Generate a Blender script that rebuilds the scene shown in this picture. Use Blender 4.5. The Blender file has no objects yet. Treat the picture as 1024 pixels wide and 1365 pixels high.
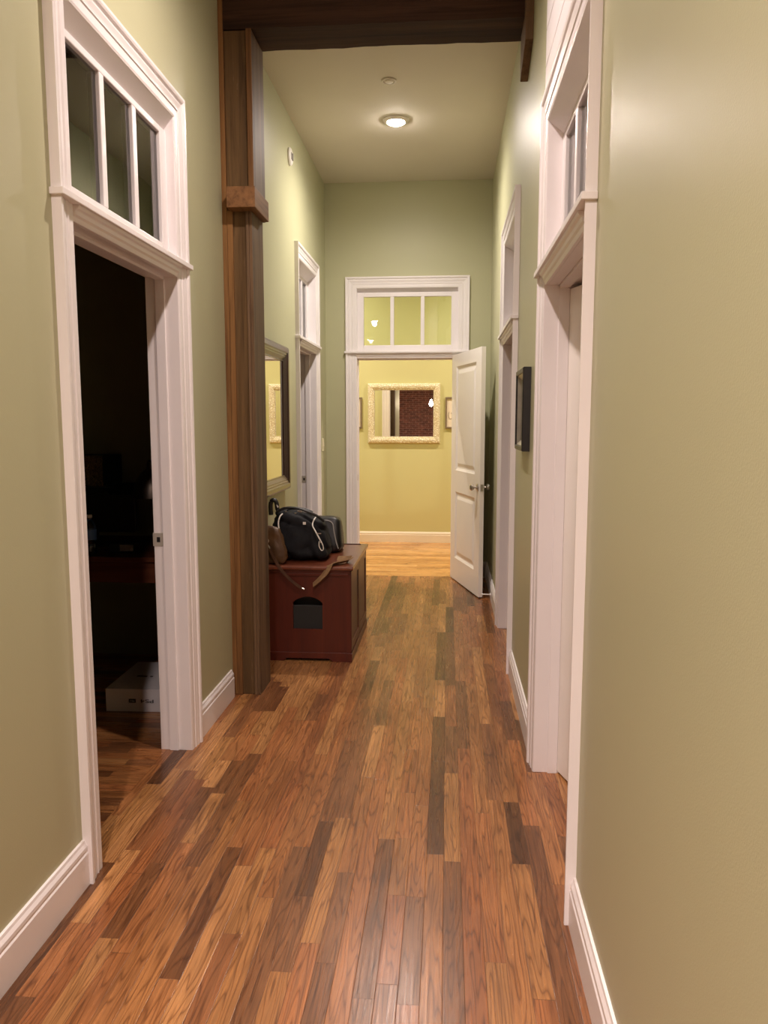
import bpy, bmesh, math, random
from mathutils import Vector, Matrix, noise
random.seed(7)
SC = bpy.context.scene
COL = SC.collection
PI = math.pi
R = math.radians

# ------------------------------------------------------------------ materials
def new_mat(name):
    m = bpy.data.materials.new(name); m.use_nodes = True
    nt = m.node_tree
    return m, nt, nt.nodes['Principled BSDF']

def N(nt, typ, **kw):
    n = nt.nodes.new(typ)
    for k, v in kw.items():
        setattr(n, k, v)
    return n

def link(nt, a, b): nt.links.new(a, b)

def math_node(nt, op, a, b=None, c=None):
    n = N(nt, 'ShaderNodeMath', operation=op)
    for i, v in enumerate((a, b, c)):
        if v is None: continue
        if isinstance(v, (int, float)): n.inputs[i].default_value = v
        else: link(nt, v, n.inputs[i])
    return n.outputs[0]

def noise_tex(nt, vec, scale, detail=3, rough=0.5, dist=0.0):
    n = N(nt, 'ShaderNodeTexNoise')
    link(nt, vec, n.inputs['Vector'])
    n.inputs['Scale'].default_value = scale; n.inputs['Detail'].default_value = detail
    n.inputs['Roughness'].default_value = rough; n.inputs['Distortion'].default_value = dist
    return n.outputs['Fac']

def ramp(nt, fac, stops, interp='LINEAR'):
    n = N(nt, 'ShaderNodeValToRGB'); cr = n.color_ramp; cr.interpolation = interp
    while len(cr.elements) < len(stops): cr.elements.new(0.5)
    for e, (p, c) in zip(cr.elements, stops):
        e.position = p; e.color = (c[0], c[1], c[2], 1)
    link(nt, fac, n.inputs[0])
    return n.outputs['Color']

def mix(nt, fac, a, b, mode='MIX'):
    n = N(nt, 'ShaderNodeMix', data_type='RGBA', blend_type=mode)
    if isinstance(fac, (int, float)): n.inputs['Factor'].default_value = fac
    else: link(nt, fac, n.inputs['Factor'])
    for i, v in ((6, a), (7, b)):
        if isinstance(v, tuple): n.inputs[i].default_value = (*v, 1)
        else: link(nt, v, n.inputs[i])
    return n.outputs[2]

def bump(nt, h, strength, dist=0.01):
    n = N(nt, 'ShaderNodeBump'); n.inputs['Strength'].default_value = strength
    n.inputs['Distance'].default_value = dist
    link(nt, h, n.inputs['Height'])
    return n.outputs['Normal']

def obj_coord(nt, scale=(1, 1, 1), rot=(0, 0, 0)):
    t = N(nt, 'ShaderNodeTexCoord'); mp = N(nt, 'ShaderNodeMapping')
    mp.inputs['Scale'].default_value = scale; mp.inputs['Rotation'].default_value = rot
    link(nt, t.outputs['Object'], mp.inputs['Vector'])
    return mp.outputs['Vector']

def simple(name, col, rough=0.5, metal=0.0, var=0.04, nscale=20, bmp=0.0, bscale=200, spec=None, coat=0.0, coat_r=0.1):
    m, nt, p = new_mat(name)
    v = obj_coord(nt)
    f = noise_tex(nt, v, nscale, 4)
    a = tuple(c * (1 - var) for c in col); b = tuple(min(1, c * (1 + var)) for c in col)
    link(nt, ramp(nt, f, [(0.3, a), (0.7, b)]), p.inputs['Base Color'])
    p.inputs['Roughness'].default_value = rough; p.inputs['Metallic'].default_value = metal
    if spec is not None: p.inputs['Specular IOR Level'].default_value = spec
    if coat: p.inputs['Coat Weight'].default_value = coat; p.inputs['Coat Roughness'].default_value = coat_r
    if bmp:
        link(nt, bump(nt, noise_tex(nt, v, bscale, 3), bmp, 0.002), p.inputs['Normal'])
    return m

def wall_paint(name, col, rough=0.34):
    m, nt, p = new_mat(name)
    v = obj_coord(nt)
    f = noise_tex(nt, v, 1.3, 2)
    a = tuple(c * 0.985 for c in col); b = tuple(c * 1.015 for c in col)
    link(nt, ramp(nt, f, [(0.3, a), (0.7, b)]), p.inputs['Base Color'])
    p.inputs['Roughness'].default_value = rough
    p.inputs['Specular IOR Level'].default_value = 0.34
    h = noise_tex(nt, v, 260, 2, 0.6)
    link(nt, bump(nt, h, 0.22, 0.0012), p.inputs['Normal'])
    return m

def plank_mat(name, along, width, dark, stops, rough=0.26, lmin=0.35, lmax=1.3, seam=0.0011):
    """strip flooring; every strip and board gets its own tone and grain"""
    m, nt, p = new_mat(name)
    t = N(nt, 'ShaderNodeTexCoord'); s = N(nt, 'ShaderNodeSeparateXYZ')
    link(nt, t.outputs['Object'], s.inputs[0])
    a, c = (s.outputs['Y'], s.outputs['X']) if along == 'Y' else (s.outputs['X'], s.outputs['Y'])
    rowf = math_node(nt, 'DIVIDE', c, width)
    row = math_node(nt, 'FLOOR', rowf)
    fr = math_node(nt, 'SUBTRACT', rowf, row)
    wr = N(nt, 'ShaderNodeTexWhiteNoise', noise_dimensions='1D'); link(nt, row, wr.inputs['W'])
    wr2 = N(nt, 'ShaderNodeTexWhiteNoise', noise_dimensions='1D'); link(nt, math_node(nt, 'ADD', row, 57.3), wr2.inputs['W'])
    L = math_node(nt, 'MULTIPLY_ADD', wr2.outputs['Value'], lmax - lmin, lmin)
    # unequal boards inside a row: warp the length coordinate with a slow per-row wave
    wv = math_node(nt, 'SINE', math_node(nt, 'MULTIPLY_ADD', a, 2.1, math_node(nt, 'MULTIPLY', wr.outputs['Value'], 31.0)))
    aw = math_node(nt, 'MULTIPLY_ADD', wv, 0.22, a)
    colf = math_node(nt, 'ADD', math_node(nt, 'DIVIDE', aw, L), math_node(nt, 'MULTIPLY', wr.outputs['Value'], 17.0))
    colu = math_node(nt, 'FLOOR', colf)
    fc = math_node(nt, 'SUBTRACT', colf, colu)
    cv = N(nt, 'ShaderNodeCombineXYZ'); link(nt, row, cv.inputs[0]); link(nt, colu, cv.inputs[1])
    wid = N(nt, 'ShaderNodeTexWhiteNoise', noise_dimensions='2D'); link(nt, cv.outputs[0], wid.inputs['Vector'])
    pid = wid.outputs['Value']
    base = ramp(nt, pid, stops)
    # grain coordinates, shifted for each board
    gv = N(nt, 'ShaderNodeCombineXYZ')
    link(nt, math_node(nt, 'MULTIPLY_ADD', pid, 41.0, c), gv.inputs[0])
    link(nt, math_node(nt, 'MULTIPLY_ADD', a, 0.075, math_node(nt, 'MULTIPLY', pid, 13.0)), gv.inputs[1])
    warp = noise_tex(nt, gv.outputs[0], 14, 2, 0.5)
    gf = N(nt, 'ShaderNodeVectorMath', operation='MULTIPLY'); link(nt, gv.outputs[0], gf.inputs[0]); gf.inputs[1].default_value = (1, 0.30, 1)
    wave = N(nt, 'ShaderNodeTexNoise'); link(nt, gf.outputs[0], wave.inputs['Vector'])
    wave.inputs['Scale'].default_value = 130; wave.inputs['Detail'].default_value = 4; wave.inputs['Roughness'].default_value = 0.65
    rings = math_node(nt, 'FRACT', math_node(nt, 'MULTIPLY', warp, 15.0))
    rg = math_node(nt, 'ABSOLUTE', math_node(nt, 'SUBTRACT', rings, 0.5))
    ringc = ramp(nt, rg, [(0.0, (0.45, 0.38, 0.33)), (0.09, (0.80, 0.76, 0.73)), (0.26, (1.08, 1.06, 1.04)), (0.5, (1.0, 1.0, 1.0))])
    fine = ramp(nt, wave.outputs['Fac'], [(0.32, (0.50, 0.42, 0.36)), (0.46, (0.92, 0.90, 0.88)), (0.66, (1.22, 1.18, 1.14))])
    c1 = mix(nt, 0.9, base, ringc, 'MULTIPLY')
    c2 = mix(nt, 0.95, c1, fine, 'MULTIPLY')
    # broad stain blotches and small knots
    ov = N(nt, 'ShaderNodeMapping'); link(nt, t.outputs['Object'], ov.inputs['Vector'])
    ov.inputs['Scale'].default_value = (2.6, 0.9, 1) if along == 'Y' else (0.9, 2.6, 1)
    bl = noise_tex(nt, ov.outputs[0], 2.2, 3, 0.55)
    c3 = mix(nt, 1.0, c2, ramp(nt, bl, [(0.32, (0.74, 0.70, 0.66)), (0.62, (1.08, 1.08, 1.06))]), 'MULTIPLY')
    kv = N(nt, 'ShaderNodeMapping'); link(nt, t.outputs['Object'], kv.inputs['Vector'])
    kv.inputs['Scale'].default_value = (17, 5, 1) if along == 'Y' else (5, 17, 1)
    kn = noise_tex(nt, kv.outputs[0], 1.0, 3, 0.6, 0.6)
    kf = ramp(nt, kn, [(0.70, (0, 0, 0)), (0.78, (1, 1, 1))])
    c4 = mix(nt, math_node(nt, 'MULTIPLY', kf, 0.7), c3, dark)
    # seams
    e1 = math_node(nt, 'MULTIPLY', math_node(nt, 'MINIMUM', fr, math_node(nt, 'SUBTRACT', 1.0, fr)), width)
    e2 = math_node(nt, 'MULTIPLY', math_node(nt, 'MINIMUM', fc, math_node(nt, 'SUBTRACT', 1.0, fc)), L)
    e = math_node(nt, 'MINIMUM', e1, e2)
    sf = N(nt, 'ShaderNodeMapRange'); link(nt, e, sf.inputs[0])
    sf.inputs[1].default_value = 0.0; sf.inputs[2].default_value = seam
    sf.inputs[3].default_value = 0.72; sf.inputs[4].default_value = 0.0
    c5 = mix(nt, sf.outputs[0], c4, dark)
    link(nt, c5, p.inputs['Base Color'])
    rr = N(nt, 'ShaderNodeMapRange'); link(nt, wave.outputs['Fac'], rr.inputs[0])
    rr.inputs[1].default_value = 0.3; rr.inputs[2].default_value = 0.7
    rr.inputs[3].default_value = rough + 0.08; rr.inputs[4].default_value = rough - 0.02
    link(nt, rr.outputs[0], p.inputs['Roughness'])
    hh = math_node(nt, 'ADD', math_node(nt, 'MULTIPLY', sf.outputs[0], -1.2), math_node(nt, 'ADD', math_node(nt, 'MULTIPLY', wave.outputs['Fac'], 0.22), math_node(nt, 'MULTIPLY', pid, 0.15)))
    link(nt, bump(nt, hh, 0.28, 0.0016), p.inputs['Normal'])
    return m

def wood_mat(name, stops, grain='Z', rough=0.6, scale=1.0, dents=0.5, coat=0.0, detail_mix=0.8, scratch=0.0):
    m, nt, p = new_mat(name)
    sc = {'Z': (34, 34, 1.6), 'X': (1.6, 34, 34), 'Y': (34, 1.6, 34)}[grain]
    v = obj_coord(nt, tuple(c * scale for c in sc))
    f1 = noise_tex(nt, v, 1.0, 5, 0.65, 0.4)
    v2 = obj_coord(nt, tuple(c * scale * 0.22 for c in sc))
    f2 = noise_tex(nt, v2, 1.0, 3, 0.6, 0.8)
    base = ramp(nt, f2, stops)
    g = ramp(nt, f1, [(0.32, (0.45, 0.40, 0.36)), (0.5, (0.95, 0.95, 0.95)), (0.72, (1.25, 1.22, 1.18))])
    c = mix(nt, detail_mix, base, g, 'MULTIPLY')
    if scratch:      # pale weathered flecks and dark checks along the grain
        fl = noise_tex(nt, obj_coord(nt, tuple(q * 1.6 for q in sc)), 1.0, 6, 0.75, 1.5)
        pl = noise_tex(nt, obj_coord(nt, (3, 3, 2.2)), 1.0, 3, 0.6)
        c = mix(nt, math_node(nt, 'MULTIPLY', math_node(nt, 'MULTIPLY', ramp(nt, fl, [(0.60, (0, 0, 0)), (0.68, (1, 1, 1))]), ramp(nt, pl, [(0.45, (0, 0, 0)), (0.6, (1, 1, 1))])), scratch), c, (0.30, 0.20, 0.12))
        c = mix(nt, math_node(nt, 'MULTIPLY', ramp(nt, fl, [(0.30, (1, 1, 1)), (0.37, (0, 0, 0))]), 0.7), c, (0.015, 0.008, 0.004))
    link(nt, c, p.inputs['Base Color'])
    p.inputs['Roughness'].default_value = rough
    p.inputs['Specular IOR Level'].default_value = 0.25 if not coat else 0.5
    if coat: p.inputs['Coat Weight'].default_value = coat; p.inputs['Coat Roughness'].default_value = 0.15
    link(nt, bump(nt, f1, dents, 0.004), p.inputs['Normal'])
    return m

def brick_mat(name):
    m, nt, p = new_mat(name)
    t = N(nt, 'ShaderNodeTexCoord'); mp = N(nt, 'ShaderNodeMapping')
    mp.inputs['Rotation'].default_value = (R(90), 0, 0)
    link(nt, t.outputs['Object'], mp.inputs['Vector'])
    b = N(nt, 'ShaderNodeTexBrick'); link(nt, mp.outputs[0], b.inputs['Vector'])
    b.inputs['Scale'].default_value = 1.0
    b.inputs['Brick Width'].default_value = 0.21; b.inputs['Row Height'].default_value = 0.064
    b.inputs['Mortar Size'].default_value = 0.008; b.inputs['Mortar Smooth'].default_value = 0.3
    b.inputs['Bias'].default_value = 0.0
    b.inputs['Color1'].default_value = (0.17, 0.062, 0.042, 1)
    b.inputs['Color2'].default_value = (0.10, 0.040, 0.030, 1)
    b.inputs['Mortar'].default_value = (0.26, 0.17, 0.13, 1)
    n = noise_tex(nt, t.outputs['Object'], 9, 5, 0.6)
    c = mix(nt, 0.8, b.outputs['Color'], ramp(nt, n, [(0.3, (0.6, 0.55, 0.55)), (0.7, (1.4, 1.3, 1.25))]), 'MULTIPLY')
    link(nt, c, p.inputs['Base Color']); p.inputs['Roughness'].default_value = 0.85
    link(nt, bump(nt, b.outputs['Fac'], -0.6, 0.01), p.inputs['Normal'])
    return m

def glass_mat(name, tint=(0.9, 0.95, 0.92), rough=0.0, refl=1.0, ior=1.5):
    m, nt, p = new_mat(name)
    nt.nodes.remove(p)
    out = [n for n in nt.nodes if n.type == 'OUTPUT_MATERIAL'][0]
    g = N(nt, 'ShaderNodeBsdfGlossy'); g.inputs['Roughness'].default_value = rough
    g.inputs['Color'].default_value = (refl, refl, refl, 1)
    tr = N(nt, 'ShaderNodeBsdfTransparent'); tr.inputs['Color'].default_value = (*tint, 1)
    fr = N(nt, 'ShaderNodeFresnel'); fr.inputs['IOR'].default_value = ior
    v = obj_coord(nt)
    nb = bump(nt, noise_tex(nt, v, 5, 2), 0.03, 0.01)
    link(nt, nb, g.inputs['Normal'])
    ms = N(nt, 'ShaderNodeMixShader')
    link(nt, fr.outputs[0], ms.inputs[0]); link(nt, tr.outputs[0], ms.inputs[1]); link(nt, g.outputs[0], ms.inputs[2])
    link(nt, ms.outputs[0], out.inputs['Surface'])
    return m

def emit_mat(name, col, strength):
    m, nt, p = new_mat(name)
    p.inputs['Base Color'].default_value = (0.8, 0.8, 0.8, 1)
    p.inputs['Emission Color'].default_value = (*col, 1)
    p.inputs['Emission Strength'].default_value = strength
    return m

M = {}
M['wall'] = wall_paint('sage_wall_paint', (0.455, 0.455, 0.29), 0.43)
M['wall_end'] = wall_paint('yellow_green_wall_paint', (0.61, 0.595, 0.31), 0.5)
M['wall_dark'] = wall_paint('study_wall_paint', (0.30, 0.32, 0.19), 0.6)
M['ceil'] = simple('ceiling_paint', (0.66, 0.62, 0.52), 0.85, var=0.015, nscale=3, bmp=0.3, bscale=120)
M['trim'] = simple('white_trim_paint', (0.80, 0.765, 0.775), 0.33, var=0.015, nscale=6, bmp=0.06, bscale=60)
M['trim_end'] = simple('cream_trim_paint', (0.82, 0.76, 0.66), 0.4, var=0.01)
M['leaf'] = simple('door_leaf_paint', (0.86, 0.83, 0.79), 0.38, var=0.012, nscale=5)
BR = [(0.0, (0.085, 0.036, 0.015)), (0.10, (0.16, 0.066, 0.025)), (0.22, (0.215, 0.098, 0.042)), (0.36, (0.275, 0.105, 0.038)),
      (0.5, (0.285, 0.132, 0.048)), (0.66, (0.33, 0.132, 0.050)), (0.82, (0.33, 0.160, 0.058)), (1.0, (0.43, 0.215, 0.086))]
M['floor'] = plank_mat('oak_strip_floor', 'Y', 0.057, (0.022, 0.008, 0.003), BR)
M['floor_study'] = plank_mat('oak_strip_study_floor', 'X', 0.057, (0.022, 0.008, 0.003), BR)
YL = [(0.0, (0.42, 0.20, 0.065)), (0.3, (0.52, 0.27, 0.09)), (0.7, (0.62, 0.34, 0.12)), (1.0, (0.70, 0.42, 0.17))]
M['floor_end'] = plank_mat('golden_strip_floor', 'X', 0.083, (0.20, 0.07, 0.02), YL, rough=0.22, lmin=0.9, lmax=2.4)
M['beam'] = wood_mat('old_beam_wood', [(0.3, (0.020, 0.009, 0.005)), (0.55, (0.050, 0.023, 0.012)), (0.8, (0.085, 0.042, 0.022))], 'X', 0.75)
M['post_dark'] = wood_mat('post_dark_wood', [(0.3, (0.055, 0.031, 0.012)), (0.5, (0.105, 0.060, 0.024)), (0.75, (0.185, 0.112, 0.048))], 'Z', 0.72, scratch=0.5)
M['post_side'] = wood_mat('post_side_wood', [(0.3, (0.085, 0.052, 0.028)), (0.5, (0.145, 0.088, 0.047)), (0.75, (0.22, 0.142, 0.085))], 'Z', 0.6, dents=0.35, scratch=0.25)
M['post_orange'] = wood_mat('post_orange_wood', [(0.3, (0.11, 0.052, 0.017)), (0.5, (0.18, 0.086, 0.029)), (0.75, (0.27, 0.14, 0.05))], 'Z', 0.65, dents=0.3)
M['post_block'] = wood_mat('post_block_wood', [(0.3, (0.13, 0.062, 0.024)), (0.5, (0.19, 0.092, 0.036)), (0.75, (0.26, 0.135, 0.058))], 'Y', 0.6, dents=0.3)
M['cherry'] = wood_mat('cherry_stain', [(0.3, (0.060, 0.007, 0.003)), (0.5, (0.080, 0.011, 0.004)), (0.75, (0.105, 0.016, 0.006))], 'Z', 0.42, dents=0.03, coat=0.12, detail_mix=0.3)
M['cherry_top'] = wood_mat('cherry_top_stain', [(0.3, (0.12, 0.030, 0.014)), (0.5, (0.155, 0.040, 0.018)), (0.75, (0.185, 0.052, 0.024))], 'Y', 0.30, dents=0.03, coat=0.4, detail_mix=0.3)
M['black_cloth'] = simple('black_nylon', (0.006, 0.006, 0.008), 0.7, var=0.3, nscale=60, bmp=0.5, bscale=500, spec=0.25)
M['black_leather'] = simple('black_leather', (0.007, 0.0065, 0.0065), 0.38, var=0.2, nscale=40, bmp=0.5, bscale=180)
M['brown_leather'] = simple('brown_leather', (0.085, 0.040, 0.014), 0.45, var=0.35, nscale=9, bmp=0.4, bscale=120)
M['strap_dark'] = simple('dark_brown_strap', (0.075, 0.032, 0.016), 0.5, var=0.2, nscale=20)
M['canvas'] = simple('tan_canvas', (0.27, 0.155, 0.070), 0.75, var=0.15, nscale=60, bmp=0.6, bscale=600)
M['white_cord'] = simple('white_piping', (0.80, 0.76, 0.70), 0.5, var=0.02)
M['paper'] = simple('white_paper', (0.80, 0.78, 0.74), 0.7, var=0.02)
M['metal'] = simple('brushed_nickel', (0.62, 0.58, 0.54), 0.28, 1.0, var=0.05)
M['brass'] = simple('aged_brass', (0.45, 0.33, 0.20), 0.35, 1.0, var=0.1)
M['satin'] = simple('satin_plate', (0.50, 0.46, 0.40), 0.5, 0.35, var=0.05)
M['gold_metal'] = simple('polished_brass', (0.85, 0.62, 0.30), 0.25, 1.0, var=0.05)
M['black'] = simple('black_paint', (0.012, 0.010, 0.010), 0.4, var=0.2)
M['black_plastic'] = simple('charcoal_plastic', (0.012, 0.013, 0.013), 0.6, var=0.1, nscale=40)
M['espresso'] = wood_mat('espresso_frame', [(0.3, (0.030, 0.013, 0.009)), (0.7, (0.055, 0.026, 0.018))], 'Z', 0.28, dents=0.02, coat=0.5, detail_mix=0.25)
M['mirror'] = simple('mirror_silver', (0.90, 0.90, 0.88), 0.0, 1.0, var=0.0)
M['glass'] = glass_mat('window_glass')
M['glass_dark'] = glass_mat('study_glass', (0.55, 0.60, 0.58), ior=2.2)
M['plastic_white'] = simple('white_plastic', (0.78, 0.75, 0.70), 0.4, var=0.01)
M['plastic_cream'] = simple('cream_plastic', (0.74, 0.70, 0.52), 0.4, var=0.01)
M['plastic_grey'] = simple('grey_plastic', (0.35, 0.33, 0.31), 0.45, var=0.05)
M['brick'] = brick_mat('red_brick')
M['box_white'] = simple('white_cardboard', (0.62, 0.59, 0.60), 0.55, var=0.03, nscale=8)
M['ink'] = simple('black_ink', (0.015, 0.015, 0.018), 0.5, var=0.0)
M['desk'] = wood_mat('desk_wood', [(0.3, (0.07, 0.022, 0.012)), (0.7, (0.14, 0.045, 0.022))], 'X', 0.4, dents=0.05)
M['lamp_metal'] = simple('bronze_lamp', (0.10, 0.08, 0.065), 0.42, 1.0, var=0.1)
M['clear_plastic'] = glass_mat('clear_plastic', (0.85, 0.9, 0.92), 0.02)
M['blue_label'] = simple('blue_label', (0.10, 0.22, 0.55), 0.5, var=0.1)
M['frame_brown'] = simple('greybrown_frame', (0.20, 0.15, 0.10), 0.5, var=0.15, nscale=40)
M['mat_board'] = simple('pink_mat_board', (0.80, 0.72, 0.62), 0.7, var=0.02)
M['cream_print'] = simple('cream_print', (0.80, 0.76, 0.62), 0.7, var=0.02)
M['silver_lip'] = simple('silver_lip', (0.55, 0.52, 0.46), 0.35, 0.7, var=0.1)
M['hall_lens'] = emit_mat('hall_downlight_lens', (1.0, 0.88, 0.80), 110)
M['near_lens'] = emit_mat('near_downlight_lens', (1.0, 0.82, 0.75), 25)
M['loft_lens'] = emit_mat('loft_downlight_lens', (1.0, 0.84, 0.78), 110)
M['end_lens'] = emit_mat('end_downlight_lens', (1.0, 0.85, 0.70), 60)
M['bulb'] = emit_mat('pendant_bulb', (1.0, 0.80, 0.55), 60)
M['drywall_edge'] = simple('ceiling_smoke_plastic', (0.66, 0.62, 0.54), 0.5, var=0.01)

def ornate_mat():
    m, nt, p = new_mat('carved_cream_frame')
    v = obj_coord(nt)
    vo = N(nt, 'ShaderNodeTexVoronoi', feature='DISTANCE_TO_EDGE'); link(nt, v, vo.inputs['Vector']); vo.inputs['Scale'].default_value = 42
    n = noise_tex(nt, v, 60, 4, 0.6, 1.0)
    c = ramp(nt, vo.outputs['Distance'], [(0.0, (0.60, 0.50, 0.30)), (0.12, (0.82, 0.76, 0.56)), (0.3, (0.90, 0.86, 0.70))])
    link(nt, c, p.inputs['Base Color']); p.inputs['Roughness'].default_value = 0.5
    h = math_node(nt, 'ADD', vo.outputs['Distance'], math_node(nt, 'MULTIPLY', n, 0.3))
    link(nt, bump(nt, h, 0.9, 0.012), p.inputs['Normal'])
    return m
M['ornate'] = ornate_mat()

def filigree_mat():
    m, nt, p = new_mat('gold_filigree_card')
    v = obj_coord(nt, (1, 1, 1))
    n = noise_tex(nt, v, 55, 2, 0.5, 2.2)
    f = ramp(nt, math_node(nt, 'FRACT', math_node(nt, 'MULTIPLY', n, 7.0)), [(0.42, (0.02, 0.015, 0.01)), (0.5, (0.75, 0.55, 0.25)), (0.62, (0.75, 0.55, 0.25)), (0.70, (0.02, 0.015, 0.01))])
    link(nt, f, p.inputs['Base Color']); p.inputs['Roughness'].default_value = 0.45
    return m
M['filigree'] = filigree_mat()

# ------------------------------------------------------------------ mesh helpers
class MB:
    def __init__(self): self.v = []; self.f = []; self.mi = []; self.m = 0
    def add(self, vs, fs):
        o = len(self.v); self.v += [tuple(q) for q in vs]
        for f in fs: self.f.append(tuple(i + o for i in f)); self.mi.append(self.m)
    def box(self, x0, x1, y0, y1, z0, z1):
        x0, x1 = min(x0, x1), max(x0, x1); y0, y1 = min(y0, y1), max(y0, y1); z0, z1 = min(z0, z1), max(z0, z1)
        vs = [(x, y, z) for z in (z0, z1) for y in (y0, y1) for x in (x0, x1)]
        self.add(vs, [(0, 2, 3, 1), (4, 5, 7, 6), (0, 1, 5, 4), (2, 6, 7, 3), (0, 4, 6, 2), (1, 3, 7, 5)])
        return self
    def prism(self, poly, axis, a0, a1):
        """poly in the two other axes (in xyz order), extruded along axis"""
        def P(p, a):
            return {'x': (a, p[0], p[1]), 'y': (p[0], a, p[1]), 'z': (p[0], p[1], a)}[axis]
        n = len(poly)
        vs = [P(p, a0) for p in poly] + [P(p, a1) for p in poly]
        fs = [tuple(range(n))[::-1], tuple(range(n, 2 * n))]
        fs += [(i, (i + 1) % n, n + (i + 1) % n, n + i) for i in range(n)]
        self.add(vs, fs); return self
    def sweep(self, rings, closed_ring=True, caps=True, loop=False):
        n = len(rings[0]); vs = [q for r in rings for q in r]; fs = []
        k = len(rings)
        for i in range(k if loop else k - 1):
            j = (i + 1) % k
            for a in range(n if closed_ring else n - 1):
                b = (a + 1) % n
                fs.append((i * n + a, i * n + b, j * n + b, j * n + a))
        if caps and closed_ring and not loop:
            fs.append(tuple(range(n))[::-1]); fs.append(tuple((k - 1) * n + a for a in range(n)))
        self.add(vs, fs); return self
    def tube(self, pts, r, seg=8, flat=None):
        """round (or flat strap: flat=(half width, half thickness, up)) sweep along pts"""
        pts = [Vector(q) for q in pts]; rings = []
        for i, q in enumerate(pts):
            d = (pts[min(i + 1, len(pts) - 1)] - pts[max(i - 1, 0)]).normalized()
            if flat:
                hw, ht, side = flat
                s = Vector(side); s = (s - d * s.dot(d)).normalized(); u = d.cross(s)
                rings.append([q + s * (hw * a) + u * (ht * b) for a, b in ((-1, -1), (1, -1), (1, 1), (-1, 1))])
            else:
                ref = Vector((0, 0, 1)) if abs(d.z) < 0.9 else Vector((1, 0, 0))
                s = d.cross(ref).normalized(); u = d.cross(s)
                rr = r[i] if isinstance(r, (list, tuple)) else r
                rings.append([q + (s * math.cos(t) + u * math.sin(t)) * rr for t in [2 * PI * k / seg for k in range(seg)]])
        return self.sweep(rings)
    def lathe(self, prof, c, axis='z', seg=24, flip=1):
        """prof: (radius, offset along axis)"""
        c = Vector(c); rings = []
        for (r, h) in prof:
            ring = []
            for k in range(seg):
                t = 2 * PI * k / seg; a, b = r * math.cos(t), r * math.sin(t)
                ring.append(c + {'z': Vector((a, b, h)), 'x': Vector((h, a, b)), 'y': Vector((b, h, a))}[axis])
            rings.append(ring)
        return self.sweep(rings)
    def build(self, name, mat, parent=None, bevel=0.0, smooth=False, xf=None, bseg=2, subsurf=0, angle=35):
        me = bpy.data.meshes.new(name)
        vs = self.v if xf is None else [tuple(xf(*q)) for q in self.v]
        me.from_pydata(vs, [], self.f)
        mats = mat if isinstance(mat, (list, tuple)) else [mat]
        for mm in mats: me.materials.append(mm)
        for p_, i in zip(me.polygons, self.mi): p_.material_index = i
        bm = bmesh.new(); bm.from_mesh(me)
        bmesh.ops.remove_doubles(bm, verts=bm.verts, dist=1e-6) if smooth else None
        bmesh.ops.recalc_face_normals(bm, faces=bm.faces)
        bm.to_mesh(me); bm.free()
        o = bpy.data.objects.new(name, me); COL.objects.link(o)
        if parent is not None: o.parent = parent
        if bevel:
            b = o.modifiers.new('bevel', 'BEVEL'); b.width = bevel; b.segments = bseg; b.limit_method = 'ANGLE'; b.angle_limit = R(40)
        if subsurf:
            s = o.modifiers.new('sub', 'SUBSURF'); s.levels = subsurf; s.render_levels = subsurf
        if smooth:
            for p_ in me.polygons: p_.use_smooth = True
            try:
                me.set_sharp_from_angle(angle=R(angle))
            except Exception: pass
        return o

def tag(o, label=None, cat=None, group=None, kind=None):
    if label: o['label'] = label
    if cat: o['category'] = cat
    if group: o['group'] = group
    if kind: o['kind'] = kind
    return o

def empty(name, loc=(0, 0, 0)):
    """Empty at the thing's base; parts are built in world coordinates"""
    e = bpy.data.objects.new(name, None); COL.objects.link(e); e.location = loc
    e.empty_display_size = 0.05
    return e

def part(mb, name, mat, root, **kw):
    o = mb.build(name, mat, None, **kw)
    o.parent = root
    w = Vector(); q = root
    while q is not None: w += Vector(q.location); q = q.parent
    o.location = -w            # keeps world placement under the moved parent
    if root.type == 'MESH' : o.location = (0, 0, 0)
    return o

# ------------------------------------------------------------------ dimensions
XL, XR = -1.13, 0.38            # hall wall faces
YE = 7.15                       # far wall of the hall
ZC = 3.58
TW = 0.11                       # wall thickness
Y0 = 0.30                       # where the hall walls begin
D1 = (2.29, 3.19); D4 = (5.83, 6.57); D2 = (2.21, 3.10); D3 = (4.45, 5.35)
DE = (-0.84, 0.085)
CW = 0.10                       # casing width

def openwall(name, fixed0, fixed1, axis, a0, a1, z1, holes, mat):
    """wall slab with openings reaching from the floor to hz"""
    mb = MB()
    cur = a0
    for (h0, h1, hz) in sorted(holes):
        segs = [(cur, h0, 0, z1), (h0, h1, hz, z1)]
        for (s0, s1, za, zb) in segs:
            if axis == 'y': mb.box(fixed0, fixed1, s0, s1, za, zb)
            else: mb.box(s0, s1, fixed0, fixed1, za, zb)
        cur = h1
    if axis == 'y': mb.box(fixed0, fixed1, cur, a1, 0, z1)
    else: mb.box(cur, a1, fixed0, fixed1, 0, z1)
    return tag(mb.build(name, mat), kind='structure')

HT = 2.66
openwall('wall_left', XL - TW, XL, 'y', Y0, YE, ZC, [(*D1, 2.674), (*D4, 2.662)], M['wall'])
openwall('wall_right', XR, XR + TW, 'y', Y0, YE, ZC, [(*D2, 2.582), (*D3, 2.617)], M['wall'])
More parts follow.
